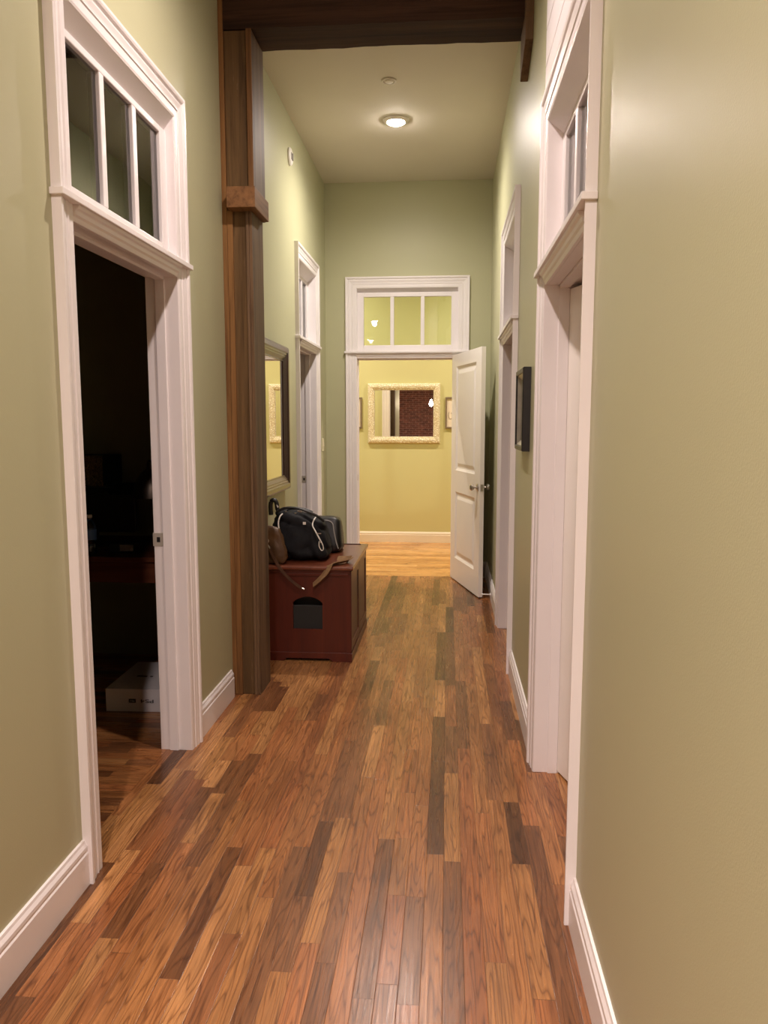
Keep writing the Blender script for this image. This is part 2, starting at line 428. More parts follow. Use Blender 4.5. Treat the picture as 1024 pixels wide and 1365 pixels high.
# far wall: hall face sage, room face yellow
def two_face_end():
    mb = MB()
    for (y0, y1, mi) in ((YE, YE + 0.055, 0), (YE + 0.055, YE + 0.11, 1)):
        mb.m = mi
        mb.box(-4.3, DE[0], y0, y1, 0, ZC); mb.box(DE[0], DE[1], y0, y1, 2.654, ZC); mb.box(DE[1], 3.6, y0, y1, 0, ZC)
    return tag(mb.build('wall_end', [M['wall'], M['wall_end']]), kind='structure')
two_face_end()
mb = MB().box(-4.3, 3.6, 9.2, 9.3, 0, ZC); tag(mb.build('wall_end_room', M['wall_end']), kind='structure')
mb = MB().box(-4.4, -4.3, YE, 9.3, 0, ZC); tag(mb.build('wall_end_room_left', M['wall_end']), kind='structure')
mb = MB().box(3.6, 3.7, YE, 9.3, 0, ZC); tag(mb.build('wall_end_room_right', M['wall_end']), kind='structure')
# loft behind the camera
mb = MB().box(-4.3, 3.6, -7.2, -7.1, 0, ZC); tag(mb.build('wall_brick', M['brick']), kind='structure')
mb = MB().box(-4.4, -4.3, -7.2, Y0, 0, ZC); tag(mb.build('wall_loft_left', M['wall']), kind='structure')
mb = MB().box(3.6, 3.7, -7.2, Y0, 0, ZC); tag(mb.build('wall_loft_right', M['wall']), kind='structure')
mb = MB().box(-4.3, XL - TW, Y0, Y0 + 0.1, 0, ZC); tag(mb.build('wall_loft_front_left', M['wall']), kind='structure')
mb = MB().box(XR + TW, 3.6, Y0, Y0 + 0.1, 0, ZC); tag(mb.build('wall_loft_front_right', M['wall']), kind='structure')
# study (dark room behind the left doorway)
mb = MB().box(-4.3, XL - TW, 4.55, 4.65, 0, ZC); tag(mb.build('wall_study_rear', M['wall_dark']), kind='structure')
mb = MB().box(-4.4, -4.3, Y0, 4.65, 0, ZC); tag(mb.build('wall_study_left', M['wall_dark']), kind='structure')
# rooms on the right, divided
mb = MB().box(XR + TW, 3.6, 3.85, 3.95, 0, ZC); tag(mb.build('wall_right_rooms_middle', M['wall_end']), kind='structure')
mb = MB().box(3.6, 3.7, Y0, YE, 0, ZC); tag(mb.build('wall_right_rooms_side', M['wall_end']), kind='structure')
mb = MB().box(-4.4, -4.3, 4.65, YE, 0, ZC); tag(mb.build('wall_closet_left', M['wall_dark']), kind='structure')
mb = MB().box(-4.4, 3.7, -7.2, 9.3, ZC, ZC + 0.1); tag(mb.build('ceiling', M['ceil']), kind='structure')
mb = MB().box(-4.4, 3.7, -7.2, Y0 + 0.1, -0.1, 0); mb.box(-1.235, 3.7, Y0 + 0.1, YE, -0.1, 0); mb.box(-4.4, -1.235, 4.6, YE, -0.1, 0); tag(mb.build('floor', M['floor']), kind='structure')
mb = MB().box(-4.4, -1.235, Y0 + 0.1, 4.6, -0.1, 0); tag(mb.build('floor_study', M['floor_study']), kind='structure')
mb = MB().box(-4.4, 3.7, YE, 9.3, -0.1, 0); tag(mb.build('floor_end_room', M['floor_end']), kind='structure')

# frames of reference: (s along the wall, z, n out of the wall) -> world
def TL(s, n, z): return (XL + n, s, z)
def TR(s, n, z): return (XR - n, s, z)
def TE(s, n, z): return (s, YE - n, z)
def TE2(s, n, z): return (s, YE + 0.11 + n, z)

CAS = [(0.0, 0.0), (0.0, 0.013), (0.008, 0.016), (0.034, 0.016), (0.038, 0.020), (0.044, 0.0165), (0.052, 0.018), (0.066, 0.0225),
       (0.072, 0.0225), (0.076, 0.019), (0.080, 0.021), (0.083, 0.027), (0.090, 0.030), (0.100, 0.030), (0.100, 0.0)]
def casing_leg(mb, s_in, outdir, z0, z1, prof=CAS):
    mb.prism([(s_in + outdir * u, n) for u, n in prof], 'z', z0, z1)
def casing_arch(mb, s0, s1, z0, zin, prof=CAS):
    rings = []
    for (s, z, ds, dz) in ((s0, z0, -1, 0), (s0, zin, -1, 1), (s1, zin, 1, 1), (s1, z0, 1, 0)):
        rings.append([(s + ds * u, n, z + dz * u) for u, n in prof])
    mb.sweep(rings)

BBP = [(0.0, 0.0), (0.018, 0.0), (0.018, 0.105), (0.0145, 0.110), (0.0145, 0.114), (0.016, 0.118), (0.0155, 0.128), (0.009, 0.138), (0.007, 0.146), (0.0, 0.148)]
def baseboard(name, T, s0, s1, mat):
    mb = MB()
    rings = [[(s, n, z) for n, z in BBP] for s in (s0, s1)]
    mb.sweep(rings)
    return tag(mb.build(name, mat, xf=T), kind='structure')

def doorframe(idx, T, op, zsh, zin, mats, deep, label, pane_mat, sash_n, legs_n=0, leaf=None, cleat=0.025, stop=True, npanes=3, room_side=True, drop=0.055, st=0.066, rail=0.024):
    """casing + shelf + jambs + transom sash with panes; op = opening, zsh = shelf top, zin = inner head of the casing"""
    a, b = op; tm = mats
    base = T((a + b) / 2, 0, 0)
    root = empty('door_%d' % idx, base); tag(root, label, 'doorway', kind='structure')
    mb = MB()
    casing_leg(mb, a, -1, 0, zsh - 0.018); casing_leg(mb, b, 1, 0, zsh - 0.018)
    casing_arch(mb, a, b, zsh, zin)
    part(mb, 'casing', tm, root, xf=T)
    mb = MB()
    mb.box(a - CW - 0.012, b + CW + 0.012, 0, 0.042, zsh - 0.020, zsh)
    # bed mould below the shelf, between the legs
    mb.prism([(0.0, zsh - 0.02), (0.034, zsh - 0.02), (0.030, zsh - 0.030), (0.022, zsh - 0.034), (0.020, zsh - 0.046), (0.014, zsh - 0.052), (0.010, zsh - 0.066), (0.0, zsh - 0.066)], 'x', a, b)
    part(mb, 'shelf', tm, root, xf=T, bevel=0.002)
    # jamb lining with a rebate
    zo = zsh - 0.066
    mb = MB()
    for s, d in ((a, 1), (b, -1)):
        mb.box(s + d * 0.003, s - d * 0.02, 0.012, -deep, 0, zin)
        mb.box(s, s + d * 0.011, -0.045, -0.085, 0, zo)
    mb.prism([(0.012, zin - 0.001), (-sash_n - 0.01, zin - drop), (-deep, zin - drop), (-deep, zin + 0.02), (0.012, zin + 0.02)], 'x', a, b)
    mb.box(a, b, 0.0, -deep, zo, zsh)
    mb.box(a, b, -0.045, -0.085, zo - 0.011, zo)
    part(mb, 'jamb', tm, root, xf=T, bevel=0.0015)
    # transom sash
    t0, t1 = zsh, zin - drop
    n0, n1 = -sash_n, -sash_n - 0.035
    mu = 0.034; rb = 0.056
    mb = MB()
    mb.box(a, a + st, n0, n1, t0, t1); mb.box(b - st, b, n0, n1, t0, t1)
    mb.box(a + st, b - st, n0, n1, t0, t0 + rb); mb.box(a + st, b - st, n0, n1, t1 - rail, t1)
    wtot = (b - st) - (a + st); pw = (wtot - (npanes - 1) * mu) / npanes
    for k in range(1, npanes):
        s = a + st + k * pw + (k - 1) * mu
        mb.box(s, s + mu, n0, n1, t0 + rb, t1 - rail)
    sash = part(mb, 'transom_sash', tm, root, xf=T, bevel=0.003)
    for k in range(npanes):
        s = a + st + k * (pw + mu)
        mb = MB().box(s - 0.004, s + pw + 0.004, n0 - 0.014, n0 - 0.018, t0 + rb - 0.004, t1 - rail + 0.004)
        part(mb, 'pane', pane_mat, sash, xf=T)
        pane = sash.children[-1]; pane.location = (0, 0, 0)
        if idx == 5:      # panes turned slightly on purpose, to bring the downlight reflections into the left one
            cxx, cyy = s + pw / 2, YE + sash_n + 0.018
            pane.data.transform(Matrix.Translation((cxx, cyy, 2.37)) @ Matrix.Rotation(R(3.8), 4, 'Z') @ Matrix.Rotation(R(-1.0), 4, 'X') @ Matrix.Translation((-cxx, -cyy, -2.37)))
    if room_side:
        mb = MB()
        def T2(s, n, z): return T(s, -deep - n + 0.018, z)
        casing_leg(mb, a, -1, 0, zin); casing_leg(mb, b, 1, 0, zin); casing_arch(mb, a, b, zin, zin)
        part(mb, 'room_casing', tm, root, xf=T2)
    return root

d1 = doorframe(1, TL, D1, 2.110, 2.672, M['trim'], 0.128, 'open doorway on the left with white casing, dark room beyond and three-pane transom', M['glass_dark'], 0.022)
d2 = doorframe(2, TR, D2, 2.040, 2.580, M['trim'], 0.128, 'nearest doorway on the right with white casing and door standing ajar', M['glass'], 0.045)
d3 = doorframe(3, TR, D3, 2.030, 2.615, M['trim'], 0.128, 'far doorway on the right wall past the small black frame', M['glass'], 0.060)
d4 = doorframe(4, TL, D4, 2.085, 2.660, M['trim'], 0.17, 'narrow far doorway on the left beyond the dark-framed mirror', M['glass'], 0.055)
d5 = doorframe(5, TE, DE, 2.092, 2.652, M['trim'], 0.128, 'doorway at the end of the hall with three-pane transom into the yellow room', M['glass'], 0.030, drop=0.030, st=0.062, rail=0.040)

# strike plates
def strike(root, T, s, n0, n1, z, sd):
    mb = MB()
    s = s + sd * 0.003
    mb.box(s, s + sd * 0.002, n0, n1, z - 0.029, z + 0.029)
    pl = part(mb, 'strike_plate', M['satin'], root, xf=T, bevel=0.0008)
    mb = MB().box(s + sd * 0.002, s + sd * 0.0026, n0 + (n1 - n0) * .30, n0 + (n1 - n0) * .62, z - 0.011, z + 0.011)
    h = part(mb, 'strike_hole', M['black'], pl, xf=T); h.location = (0, 0, 0)
strike(d1, TL, D1[1], -0.086, -0.132, 0.945, -1)
strike(d4, TL, D4[1], -0.085, -0.128, 0.955, -1)
mb = MB().box(DE[0] + 0.003, DE[0] + 0.005, -0.004, -0.034, 0.90, 0.955)
part(mb, 'strike_plate', M['metal'], d5, xf=TE)

# baseboards
baseboard('baseboard_left', TL, Y0, D1[0] - CW, M['trim'])
baseboard('baseboard_left', TL, D1[1] + CW, 3.86, M['trim'])
baseboard('baseboard_left', TL, 4.13, D4[0] - CW, M['trim'])
baseboard('baseboard_left', TL, D4[1] + CW, YE, M['trim'])
baseboard('baseboard_right', TR, Y0, D2[0] - CW, M['trim'])
baseboard('baseboard_right', TR, D2[1] + CW, D3[0] - CW, M['trim'])
baseboard('baseboard_right', TR, D3[1] + CW, YE, M['trim'])
baseboard('baseboard_end', TE, XL, DE[0] - CW, M['trim'])
baseboard('baseboard_end', TE, DE[1] + CW, XR, M['trim'])
def TF(s, n, z): return (s, 9.2 - n, z * 0.87)
baseboard('baseboard_end_room', TF, -4.3, 3.6, M['trim_end'])

# white planked panel over the near right doorway
mb = MB()
z = 2.682
while z < ZC - 0.01:
    mb.box(D2[0] - CW, D2[1] + CW + 0.005, 0, 0.014, z, min(z + 0.129, ZC)); mb.box(D2[0] - CW, D2[1] + CW + 0.005, 0, 0.003, z + 0.12, min(z + 0.135, ZC))
    z += 0.135
tag(mb.build('trim_1', M['trim'], xf=TR, bevel=0.002), kind='structure')

# ------------------------------------------------------------------ door leaves
def leaf_mesh(w, h, t, panels):
    """x along the width, y across the thickness (0..t), z up; panels = (x0,x1,z0,z1)"""
    mb = MB()
    xs = sorted({0, w} | {p[0] for p in panels} | {p[1] for p in panels})
    zs = sorted({0, h} | {p[2] for p in panels} | {p[3] for p in panels})
    def hole(xa, xb, za, zb): return any(abs(p[0] - xa) < 1e-6 and abs(p[1] - xb) < 1e-6 and abs(p[2] - za) < 1e-6 and abs(p[3] - zb) < 1e-6 for p in panels)
    for y, sg in ((0, 1), (t, -1)):
        for i in range(len(xs) - 1):
            for j in range(len(zs) - 1):
                xa, xb, za, zb = xs[i], xs[i + 1], zs[j], zs[j + 1]
                if not hole(xa, xb, za, zb):
                    mb.add([(xa, y, za), (xb, y, za), (xb, y, zb), (xa, y, zb)], [(0, 1, 2, 3)])
        for (xa, xb, za, zb) in panels:
            rings = []
            for ins, dep in ((0, 0), (0.006, 0.004), (0.022, 0.0115), (0.034, 0.0115), (0.062, 0.004), (0.068, 0.003)):
                rings.append([(xa + ins, y + sg * dep, za + ins), (xb - ins, y + sg * dep, za + ins), (xb - ins, y + sg * dep, zb - ins), (xa + ins, y + sg * dep, zb - ins)])
            mb.sweep(rings, caps=False)
            mb.add(rings[-1], [(0, 1, 2, 3)])
    mb.add([(0, 0, 0), (w, 0, 0), (w, t, 0), (0, t, 0)], [(0, 1, 2, 3)])
    mb.add([(0, 0, h), (w, 0, h), (w, t, h), (0, t, h)], [(0, 1, 2, 3)])
    mb.add([(0, 0, 0), (0, t, 0), (0, t, h), (0, 0, h)], [(0, 1, 2, 3)])
    mb.add([(w, 0, 0), (w, t, 0), (w, t, h), (w, 0, h)], [(0, 1, 2, 3)])
    return mb
KNOB = [(0.0, 0.0), (0.031, 0.0), (0.032, 0.004), (0.026, 0.008), (0.011, 0.012), (0.0095, 0.026), (0.012, 0.032), (0.022, 0.037), (0.027, 0.046), (0.0265, 0.056), (0.020, 0.064), (0.010, 0.068), (0.0, 0.069)]
def put_leaf(root, hinge, d, nrm, w, h, t, zgap, panels, zk, knob_mat, lab=None):
    """hinge point of the visible face, d = direction to the free edge, nrm = direction of the thickness"""
    hx, hy = hinge
    def X(x, y, z): return (hx + d[0] * x + nrm[0] * y, hy + d[1] * x + nrm[1] * y, zgap + z)
    lf = part(leaf_mesh(w, h, t, panels), 'door_leaf', M['leaf'], root, xf=X)
    def sub(mb, nm, mt, **k):
        o = mb.build(nm, mt, None, xf=X, **k); o.parent = lf; return o
    kx = w - 0.062
    for sg, y0 in ((-1, 0.0), (1, t)):
        mb = MB(); mb.lathe([(r, y0 + sg * hh) for r, hh in KNOB], (kx, 0, zk), axis='y', seg=24)
        sub(mb, 'knob', knob_mat, smooth=True)
    mb = MB().box(w, w + 0.0015, t * 0.5 - 0.0125, t * 0.5 + 0.0125, zk - 0.028, zk + 0.028)
    mb.box(w + 0.0015, w + 0.009, t * 0.5 - 0.006, t * 0.5 + 0.006, zk - 0.009, zk + 0.009)
    sub(mb, 'latch_plate', knob_mat)
    for zz in (0.20, 1.02, 1.82):
        mb = MB(); mb.lathe([(0.0, -0.05), (0.007, -0.05), (0.007, 0.05), (0.0, 0.05)], (-0.004, t + 0.003, zz), axis='z', seg=10)
        mb.box(-0.0015, 0.0, 0.004, t, zz - 0.045, zz + 0.045)
        sub(mb, 'hinge', knob_mat)
    return lf
th = R(15.0)
put_leaf(d5, (0.036, 7.118), (math.sin(th), -math.cos(th)), (math.cos(th), math.sin(th)), 0.885, 2.034, 0.035, 0.010,
         [(0.145, 0.740, 0.205, 0.812), (0.145, 0.740, 1.005, 1.925)], 0.905, M['metal'])
th = R(17.0)
put_leaf(d2, (XR + 0.085, 3.095), (math.sin(th), -math.cos(th)), (math.cos(th), math.sin(th)), 0.865, 1.945, 0.035, 0.012,
         [(0.13, 0.735, 0.21, 0.80), (0.13, 0.735, 0.98, 1.83)], 0.905, M['gold_metal'])

# ------------------------------------------------------------------ timber post, beam, corbel
root = empty('timber_post', (-1.05, 4.0, 0)); tag(root, 'rough brown timber post boxed against the left wall under the beam', 'post')
mb = MB(); mb.box(-1.105, -0.996, 3.905, 4.125, 0.0, 2.49); mb.box(-1.105, -0.985, 3.905, 4.13, 2.49, 3.335)
part(mb, 'front_board', M['post_dark'], root, bevel=0.003)
mb = MB(); mb.box(-1.13, -1.106, 3.895, 4.12, 0.0, 3.58)
part(mb, 'wall_board', M['post_orange'], root, bevel=0.002)
mb = MB(); mb.box(-1.105, -1.077, 3.893, 3.906, 0.0, 2.49)
part(mb, 'filler_strip', M['post_orange'], root, bevel=0.002)
mb = MB(); mb.box(-0.997, -0.981, 3.90, 4.13, 0.0, 2.49); mb.box(-1.012, -0.997, 3.895, 3.91, 0.0, 2.49)
part(mb, 'side_board', M['post_side'], root, bevel=0.002)
mb = MB(); mb.box(-0.986, -0.966, 3.90, 4.135, 2.49, 3.335)
part(mb, 'side_board', M['post_side'], root, bevel=0.002)
mb = MB(); mb.box(-0.992, -0.966, 3.889, 3.901, 2.585, 3.335)
part(mb, 'edge_strip', M['post_orange'], root, bevel=0.001)
mb = MB(); mb.box(-1.087, -0.945, 3.825, 4.118, 2.488, 2.587)
part(mb, 'bracket_block', M['post_block'], root, bevel=0.003)

def rough_beam():
    """beam with slightly uneven arrises"""
    mb = MB(); rings = []
    n = 26
    for i in range(n + 1):
        x = XL + (XR - XL) * i / n
        j = lambda k: (noise.noise(Vector((x * 9, k * 3.1, 0))) * 0.004)
        rings.append([(x, 3.90 + j(1), 3.338 + j(2)), (x, 4.13 + j(3), 3.338 + j(4)), (x, 4.13, 3.579), (x, 3.90, 3.579)])
    mb.sweep(rings)
    return mb
o = rough_beam().build('timber_beam', M['beam']); tag(o, 'dark rough-sawn timber beam crossing the hall below the ceiling', 'beam')
mb = MB().prism([(3.835, 3.579), (3.835, 3.33), (3.845, 3.315), (3.845, 3.215), (4.03, 3.150), (4.085, 3.125), (4.085, 3.336), (3.898, 3.337), (3.898, 3.579)], 'x', 0.342, 0.3795)
o = mb.build('timber_corbel', M['post_side'], bevel=0.002); tag(o, 'short brown corbel board with a slanted foot on the right wall under the beam', 'corbel')

# ------------------------------------------------------------------ ceiling fixtures
def downlight(loc, lens, label, power=0, col=(1, 1, 1), group=None):
    root = empty('downlight', loc); tag(root, label, 'ceiling light', group)
    mb = MB(); mb.lathe([(0.060, -0.001), (0.060, -0.012), (0.066, -0.018), (0.080, -0.014), (0.094, -0.006), (0.096, -0.0005), (0.090, -0.0005)], loc, seg=40)
    part(mb, 'trim_ring', M['plastic_white'], root, smooth=True)
    mb = MB(); mb.lathe([(0.060, -0.010), (0.055, -0.020), (0.042, -0.028), (0.022, -0.033), (0.0005, -0.034)], loc, seg=32)
    part(mb, 'lens', lens, root, smooth=True)
    if power:
        ld = bpy.data.lights.new('downlight_lamp', 'SPOT'); ld.energy = power; ld.color = col
        ld.spot_size = R(168); ld.spot_blend = 1.0; ld.shadow_soft_size = 0.045
        lo = bpy.data.objects.new('downlight_lamp', ld); COL.objects.link(lo); lo.parent = root; lo.location = (0, 0, -0.045)
HC = (1.0, 0.88, 0.80); NC = (1.0, 0.82, 0.75); LC = (1.0, 0.80, 0.72); EC = (1.0, 0.85, 0.70)
downlight((-0.388, 5.745, ZC), M['hall_lens'], 'round recessed downlight glowing in the hall ceiling past the beam', 62, HC)
downlight((-0.388, 2.73, ZC), M['near_lens'], 'round recessed downlight in the hall ceiling before the beam', 54, NC)
downlight((-0.388, -0.28, ZC), M['loft_lens'], 'round recessed downlight added unseen behind the viewer to even out the light on the near walls', 170, NC)  # added lamp out of view, evens the light low on the near walls
downlight((-0.388, -2.60, ZC), M['loft_lens'], 'recessed downlight of the loft room in line with the hall', 150, LC)
downlight((-1.65, -2.5, ZC), M['loft_lens'], 'recessed downlight of the loft room left of the hall mouth', 230, LC)
downlight((-1.75, 8.2, ZC), M['end_lens'], 'recessed downlight left of the end doorway in the yellow room', 95, EC)
downlight((0.95, 8.2, ZC), M['end_lens'], 'recessed downlight right of the end doorway in the yellow room', 95, EC)

mb = MB(); mb.lathe([(0.0, -0.0005), (0.047, -0.0005), (0.047, -0.006), (0.043, -0.010), (0.036, -0.010), (0.034, -0.004), (0.028, -0.004), (0.026, -0.011), (0.0, -0.013)], (-0.389, 5.10, ZC), seg=32)
o = mb.build('sprinkler_cover', M['drywall_edge'], smooth=True); tag(o, 'small flat round cover plate on the ceiling between beam and downlight', 'cover plate')

root = empty('alarm_strobe', (XL, 5.58, 3.30)); tag(root, 'round white alarm strobe high on the left wall', 'alarm')
mb = MB(); mb.lathe([(0.0, 0.0005), (0.060, 0.0005), (0.060, 0.012), (0.052, 0.020), (0.040, 0.022), (0.0, 0.022)], (XL - 0.002, 5.585, 3.30), axis='x', seg=32)
part(mb, 'housing', M['plastic_white'], root, smooth=True)
mb = MB().box(XL + 0.022, XL + 0.032, 5.578, 5.592, 3.270, 3.320)
part(mb, 'strobe_lens', M['plastic_grey'], root, bevel=0.004)
mb = MB()
for k in range(4): mb.box(XL + 0.022, XL + 0.025, 5.552, 5.570, 3.275 + k * 0.012, 3.281 + k * 0.012)
part(mb, 'grille', M['plastic_grey'], root)

root = empty('light_switch', (XL, 6.93, 1.24)); tag(root, 'small cream light switch on the left wall beside the end corner', 'switch')
mb = MB().box(XL + 0.0005, XL + 0.007, 6.89, 6.965, 1.185, 1.30); part(mb, 'plate', M['plastic_cream'], root, bevel=0.002)
mb = MB().box(XL + 0.007, XL + 0.014, 6.915, 6.94, 1.225, 1.262); part(mb, 'rocker', M['plastic_cream'], root, bevel=0.002)

# ------------------------------------------------------------------ rectangular frames
def rect_frame(mb, s0, s1, z0, z1, prof):
    """prof (u inward from the outer edge, n) swept around a rectangle with mitres"""
    rings = []
    for (s, z, ds, dz) in ((s0, z0, 1, 1), (s1, z0, -1, 1), (s1, z1, -1, -1), (s0, z1, 1, -1)):
        rings.append([(s + ds * u, n, z + dz * u) for u, n in prof])
    mb.sweep(rings, loop=True, caps=False)
# dark framed mirror on the left wall
root = empty('wall_mirror', (XL, 4.82, 0.98)); tag(root, 'large mirror in a dark espresso wood frame on the left wall above the cabinet', 'mirror')
mb = MB(); rect_frame(mb, 4.34, 5.30, 0.985, 1.955, [(0.0, 0.001), (0.0, 0.026), (0.006, 0.036), (0.018, 0.042), (0.040, 0.041), (0.048, 0.034), (0.056, 0.036), (0.064, 0.030), (0.070, 0.031), (0.092, 0.018), (0.100, 0.018), (0.100, 0.001)])
part(mb, 'frame', M['espresso'], root, xf=TL)
mb = MB().box(4.43, 5.21, 0.003, 0.012, 1.075, 1.865); part(mb, 'mirror_glass', M['mirror'], root, xf=TL)
# carved cream mirror at the end
root = empty('carved_mirror', (-0.52, 9.2, 1.195)); tag(root, 'mirror in a carved cream frame on the yellow wall seen through the end doorway', 'mirror')
mb = MB(); rect_frame(mb, -0.947, -0.092, 1.195, 1.897, [(0.0, 0.001), (0.0, 0.022), (0.010, 0.034), (0.035, 0.040), (0.060, 0.034), (0.068, 0.026), (0.074, 0.028), (0.079, 0.018), (0.079, 0.001)])
def TFM(s, n, z): return (s, 9.2 - n, z)
part(mb, 'frame', M['ornate'], root, xf=TFM)
mb = MB().box(-0.872, -0.167, 0.003, 0.010, 1.270, 1.822); part(mb, 'mirror_glass', M['mirror'], root, xf=TFM)
# two small pictures beside it
def small_picture(s0, s1, label):
    root = empty('framed_print', ((s0 + s1) / 2, 9.2, 1.37)); tag(root, label, 'picture')
    mb = MB(); rect_frame(mb, s0, s1, 1.368, 1.737, [(0.0, 0.001), (0.0, 0.020), (0.003, 0.022), (0.017, 0.022), (0.020, 0.014), (0.020, 0.001)])
    part(mb, 'frame', M['frame_brown'], root, xf=TFM)
    mb = MB().box(s0 + 0.018, s1 - 0.018, 0.002, 0.008, 1.386, 1.719); pr = part(mb, 'print', M['mat_board'], root, xf=TFM)
    return root, pr
r1, p1 = small_picture(-1.30, -1.020, 'small brown-framed print half hidden by the left casing of the end doorway')
r2, p2 = small_picture(-0.030, 0.250, 'small brown-framed print half hidden behind the open white door')
# curled scroll lettering on the right print
pts = []
for k in range(40):
    t = k / 39
    a = 2.2 + t * 5.6; rr = 0.052 * (1 - 0.45 * t)
    pts.append((0.035 + rr * 0.55 * math.cos(a) * 1.0, 9.1905, 1.522 + rr * math.sin(a)))
mb = MB().tube(pts, 0.0026, 6); o = mb.build('scroll_letter', M['frame_brown']); o.parent = p2; o.location = (0, 0, 0)
pts = [(-1.085 + 0.02 * math.sin(k * 0.5), 9.1905, 1.47 + 0.004 * k) for k in range(30)]
mb = MB().tube(pts, 0.0022, 6); o = mb.build('scroll_letter', M['frame_brown']); o.parent = p1; o.location = (0, 0, 0)
# black frame on the right wall
root = empty('black_picture_frame', (XR, 3.79, 1.31)); tag(root, 'small black picture frame with cream print on the right wall between the two doorways', 'picture')
mb = MB(); rect_frame(mb, 3.615, 3.985, 1.312, 1.700, [(0.0, 0.001), (0.0, 0.034), (0.004, 0.038), (0.020, 0.038), (0.024, 0.034), (0.024, 0.001)])
part(mb, 'frame', M['black'], root, xf=TR)
mb = MB(); rect_frame(mb, 3.638, 3.962, 1.335, 1.677, [(0.0, 0.002), (0.0, 0.030), (0.004, 0.030), (0.022, 0.014), (0.022, 0.002)])
part(mb, 'inner_lip', M['silver_lip'], root, xf=TR)
mb = MB().box(3.655, 3.945, 0.002, 0.010, 1.352, 1.660); part(mb, 'print', M['cream_print'], root, xf=TR)
mb = MB().box(3.652, 3.948, 0.0125, 0.014, 1.349, 1.663); part(mb, 'glazing', M['glass'], root, xf=TR)

# ------------------------------------------------------------------ door stop
root = empty('door_stop', (XR - 0.018, 6.20, 0.05)); tag(root, 'thin white door stop rod sticking out of the right baseboard behind the open door', 'door stop')
mb = MB().tube([(XR - 0.019, 6.19, 0.052), (XR - 0.085, 6.19, 0.052)], 0.0045, 10); mb.tube([(XR - 0.0185, 6.19, 0.052), (XR - 0.025, 6.19, 0.052)], 0.011, 12)
part(mb, 'rod', M['plastic_white'], root)
mb = MB().tube([(XR - 0.080, 6.19, 0.052), (XR - 0.0795, 6.19, 0.052), (XR - 0.092, 6.19, 0.052)], 0.008, 12)
part(mb, 'tip', M['plastic_white'], root)

# ------------------------------------------------------------------ cherry cabinet with arched opening
CX0, CX1, CY0, CY1, CH = -1.105, -0.572, 4.502, 5.36, 0.59
root = empty('litter_cabinet', (-0.84, 4.93, 0)); tag(root, 'dark cherry wood cabinet with an arched cat opening against the left wall', 'cabinet')
def arch_panel():
    """front board with the arched hole"""
    mb = MB(); ax0, ax1, z0, zs, zt = -0.925, -0.744, 0.197, 0.362, 0.400
    outline = [(ax0, z0), (ax1, z0), (ax1, zs)]
    n = 14
    for k in range(1, n):
        t = k / n; x = ax1 + (ax0 - ax1) * t
        outline.append((x, zs + (zt - zs) * math.sin(PI * t) ** 0.75))
    outline.append((ax0, zs))
    L, Rr, B, T = CX0, CX1, 0.05, 0.565
    y0, y1 = CY0, CY0 + 0.018
    cx, cz = (ax0 + ax1) / 2, 0.29
    def proj(q):
        # radial projection to the board outline
        dx, dz = q[0] - cx, q[1] - cz
        ts = []
        if dx > 1e-9: ts.append((Rr - cx) / dx)
        if dx < -1e-9: ts.append((L - cx) / dx)
        if dz > 1e-9: ts.append((T - cz) / dz)
        if dz < -1e-9: ts.append((B - cz) / dz)
        t = min(ts); return (cx + dx * t, cz + dz * t)
    inner = []
    m = len(outline)
    for i in range(m):
        a, b = outline[i], outline[(i + 1) % m]
        inner.append(a)
    # insert rays to the four board corners
    outer = [proj(q) for q in inner]
    for y in (y0, y1):
        for i in range(m):
            j = (i + 1) % m
            quad = [inner[i], inner[j], outer[j], outer[i]]
            a, b = outer[i], outer[j]
            if abs(a[0] - b[0]) > 1e-6 and abs(a[1] - b[1]) > 1e-6:
                cxn = L if min(abs(a[0] - L), abs(b[0] - L)) < 1e-6 else Rr
                czn = B if min(abs(a[1] - B), abs(b[1] - B)) < 1e-6 else T
                quad = [inner[i], inner[j], outer[j], (cxn, czn), outer[i]]
            mb.add([(q[0], y, q[1]) for q in quad], [tuple(range(len(quad)))])
    for i in range(m):
        j = (i + 1) % m
        mb.add([(inner[i][0], y0, inner[i][1]), (inner[j][0], y0, inner[j][1]), (inner[j][0], y1, inner[j][1]), (inner[i][0], y1, inner[i][1])], [(0, 1, 2, 3)])
    return mb
part(arch_panel(), 'front_panel', M['cherry'], root)
mb = MB()
mb.box(CX0, CX0 + 0.018, CY0 + 0.018, CY1, 0.03, 0.565); mb.box(CX0 + .018, CX1 - 0.018, CY1 - 0.018, CY1, 0.03, 0.565); mb.box(CX0 + .018, CX1 - .018, CY0 + 0.018, CY1 - .018, 0.03, 0.048)
mb.box(CX1 - 0.020, CX1 - 0.004, CY0 + 0.018, CY1, 0.045, 0.565)
part(mb, 'carcass', M['cherry'], root)
mb = MB(); mb.box(-1.0, CX1 - 0.012, CY0 - 0.006, CY0, 0.527, 0.545); mb.box(CX0, CX1, CY0 - 0.008, CY0 - 0.0, 0.545, 0.566)
part(mb, 'front_moulding', M['cherry'], root, bevel=0.002)
mb = MB()
mb.prism([(CY0 - 0.020, 0.566), (CY1 + 0.004, 0.566), (CY1 + 0.004, CH), (CY0 - 0.012, CH), (CY0 - 0.020, CH - 0.008)], 'x', CX0 - 0.002, CX1 + 0.018)
part(mb, 'top', M['cherry_top'], root, bevel=0.004)
mb = MB().box(CX0, CX1 - 0.03, CY1 - 0.035, CY1 - 0.028, CH, CH + 0.004); part(mb, 'hinge_strip', M['black'], root)
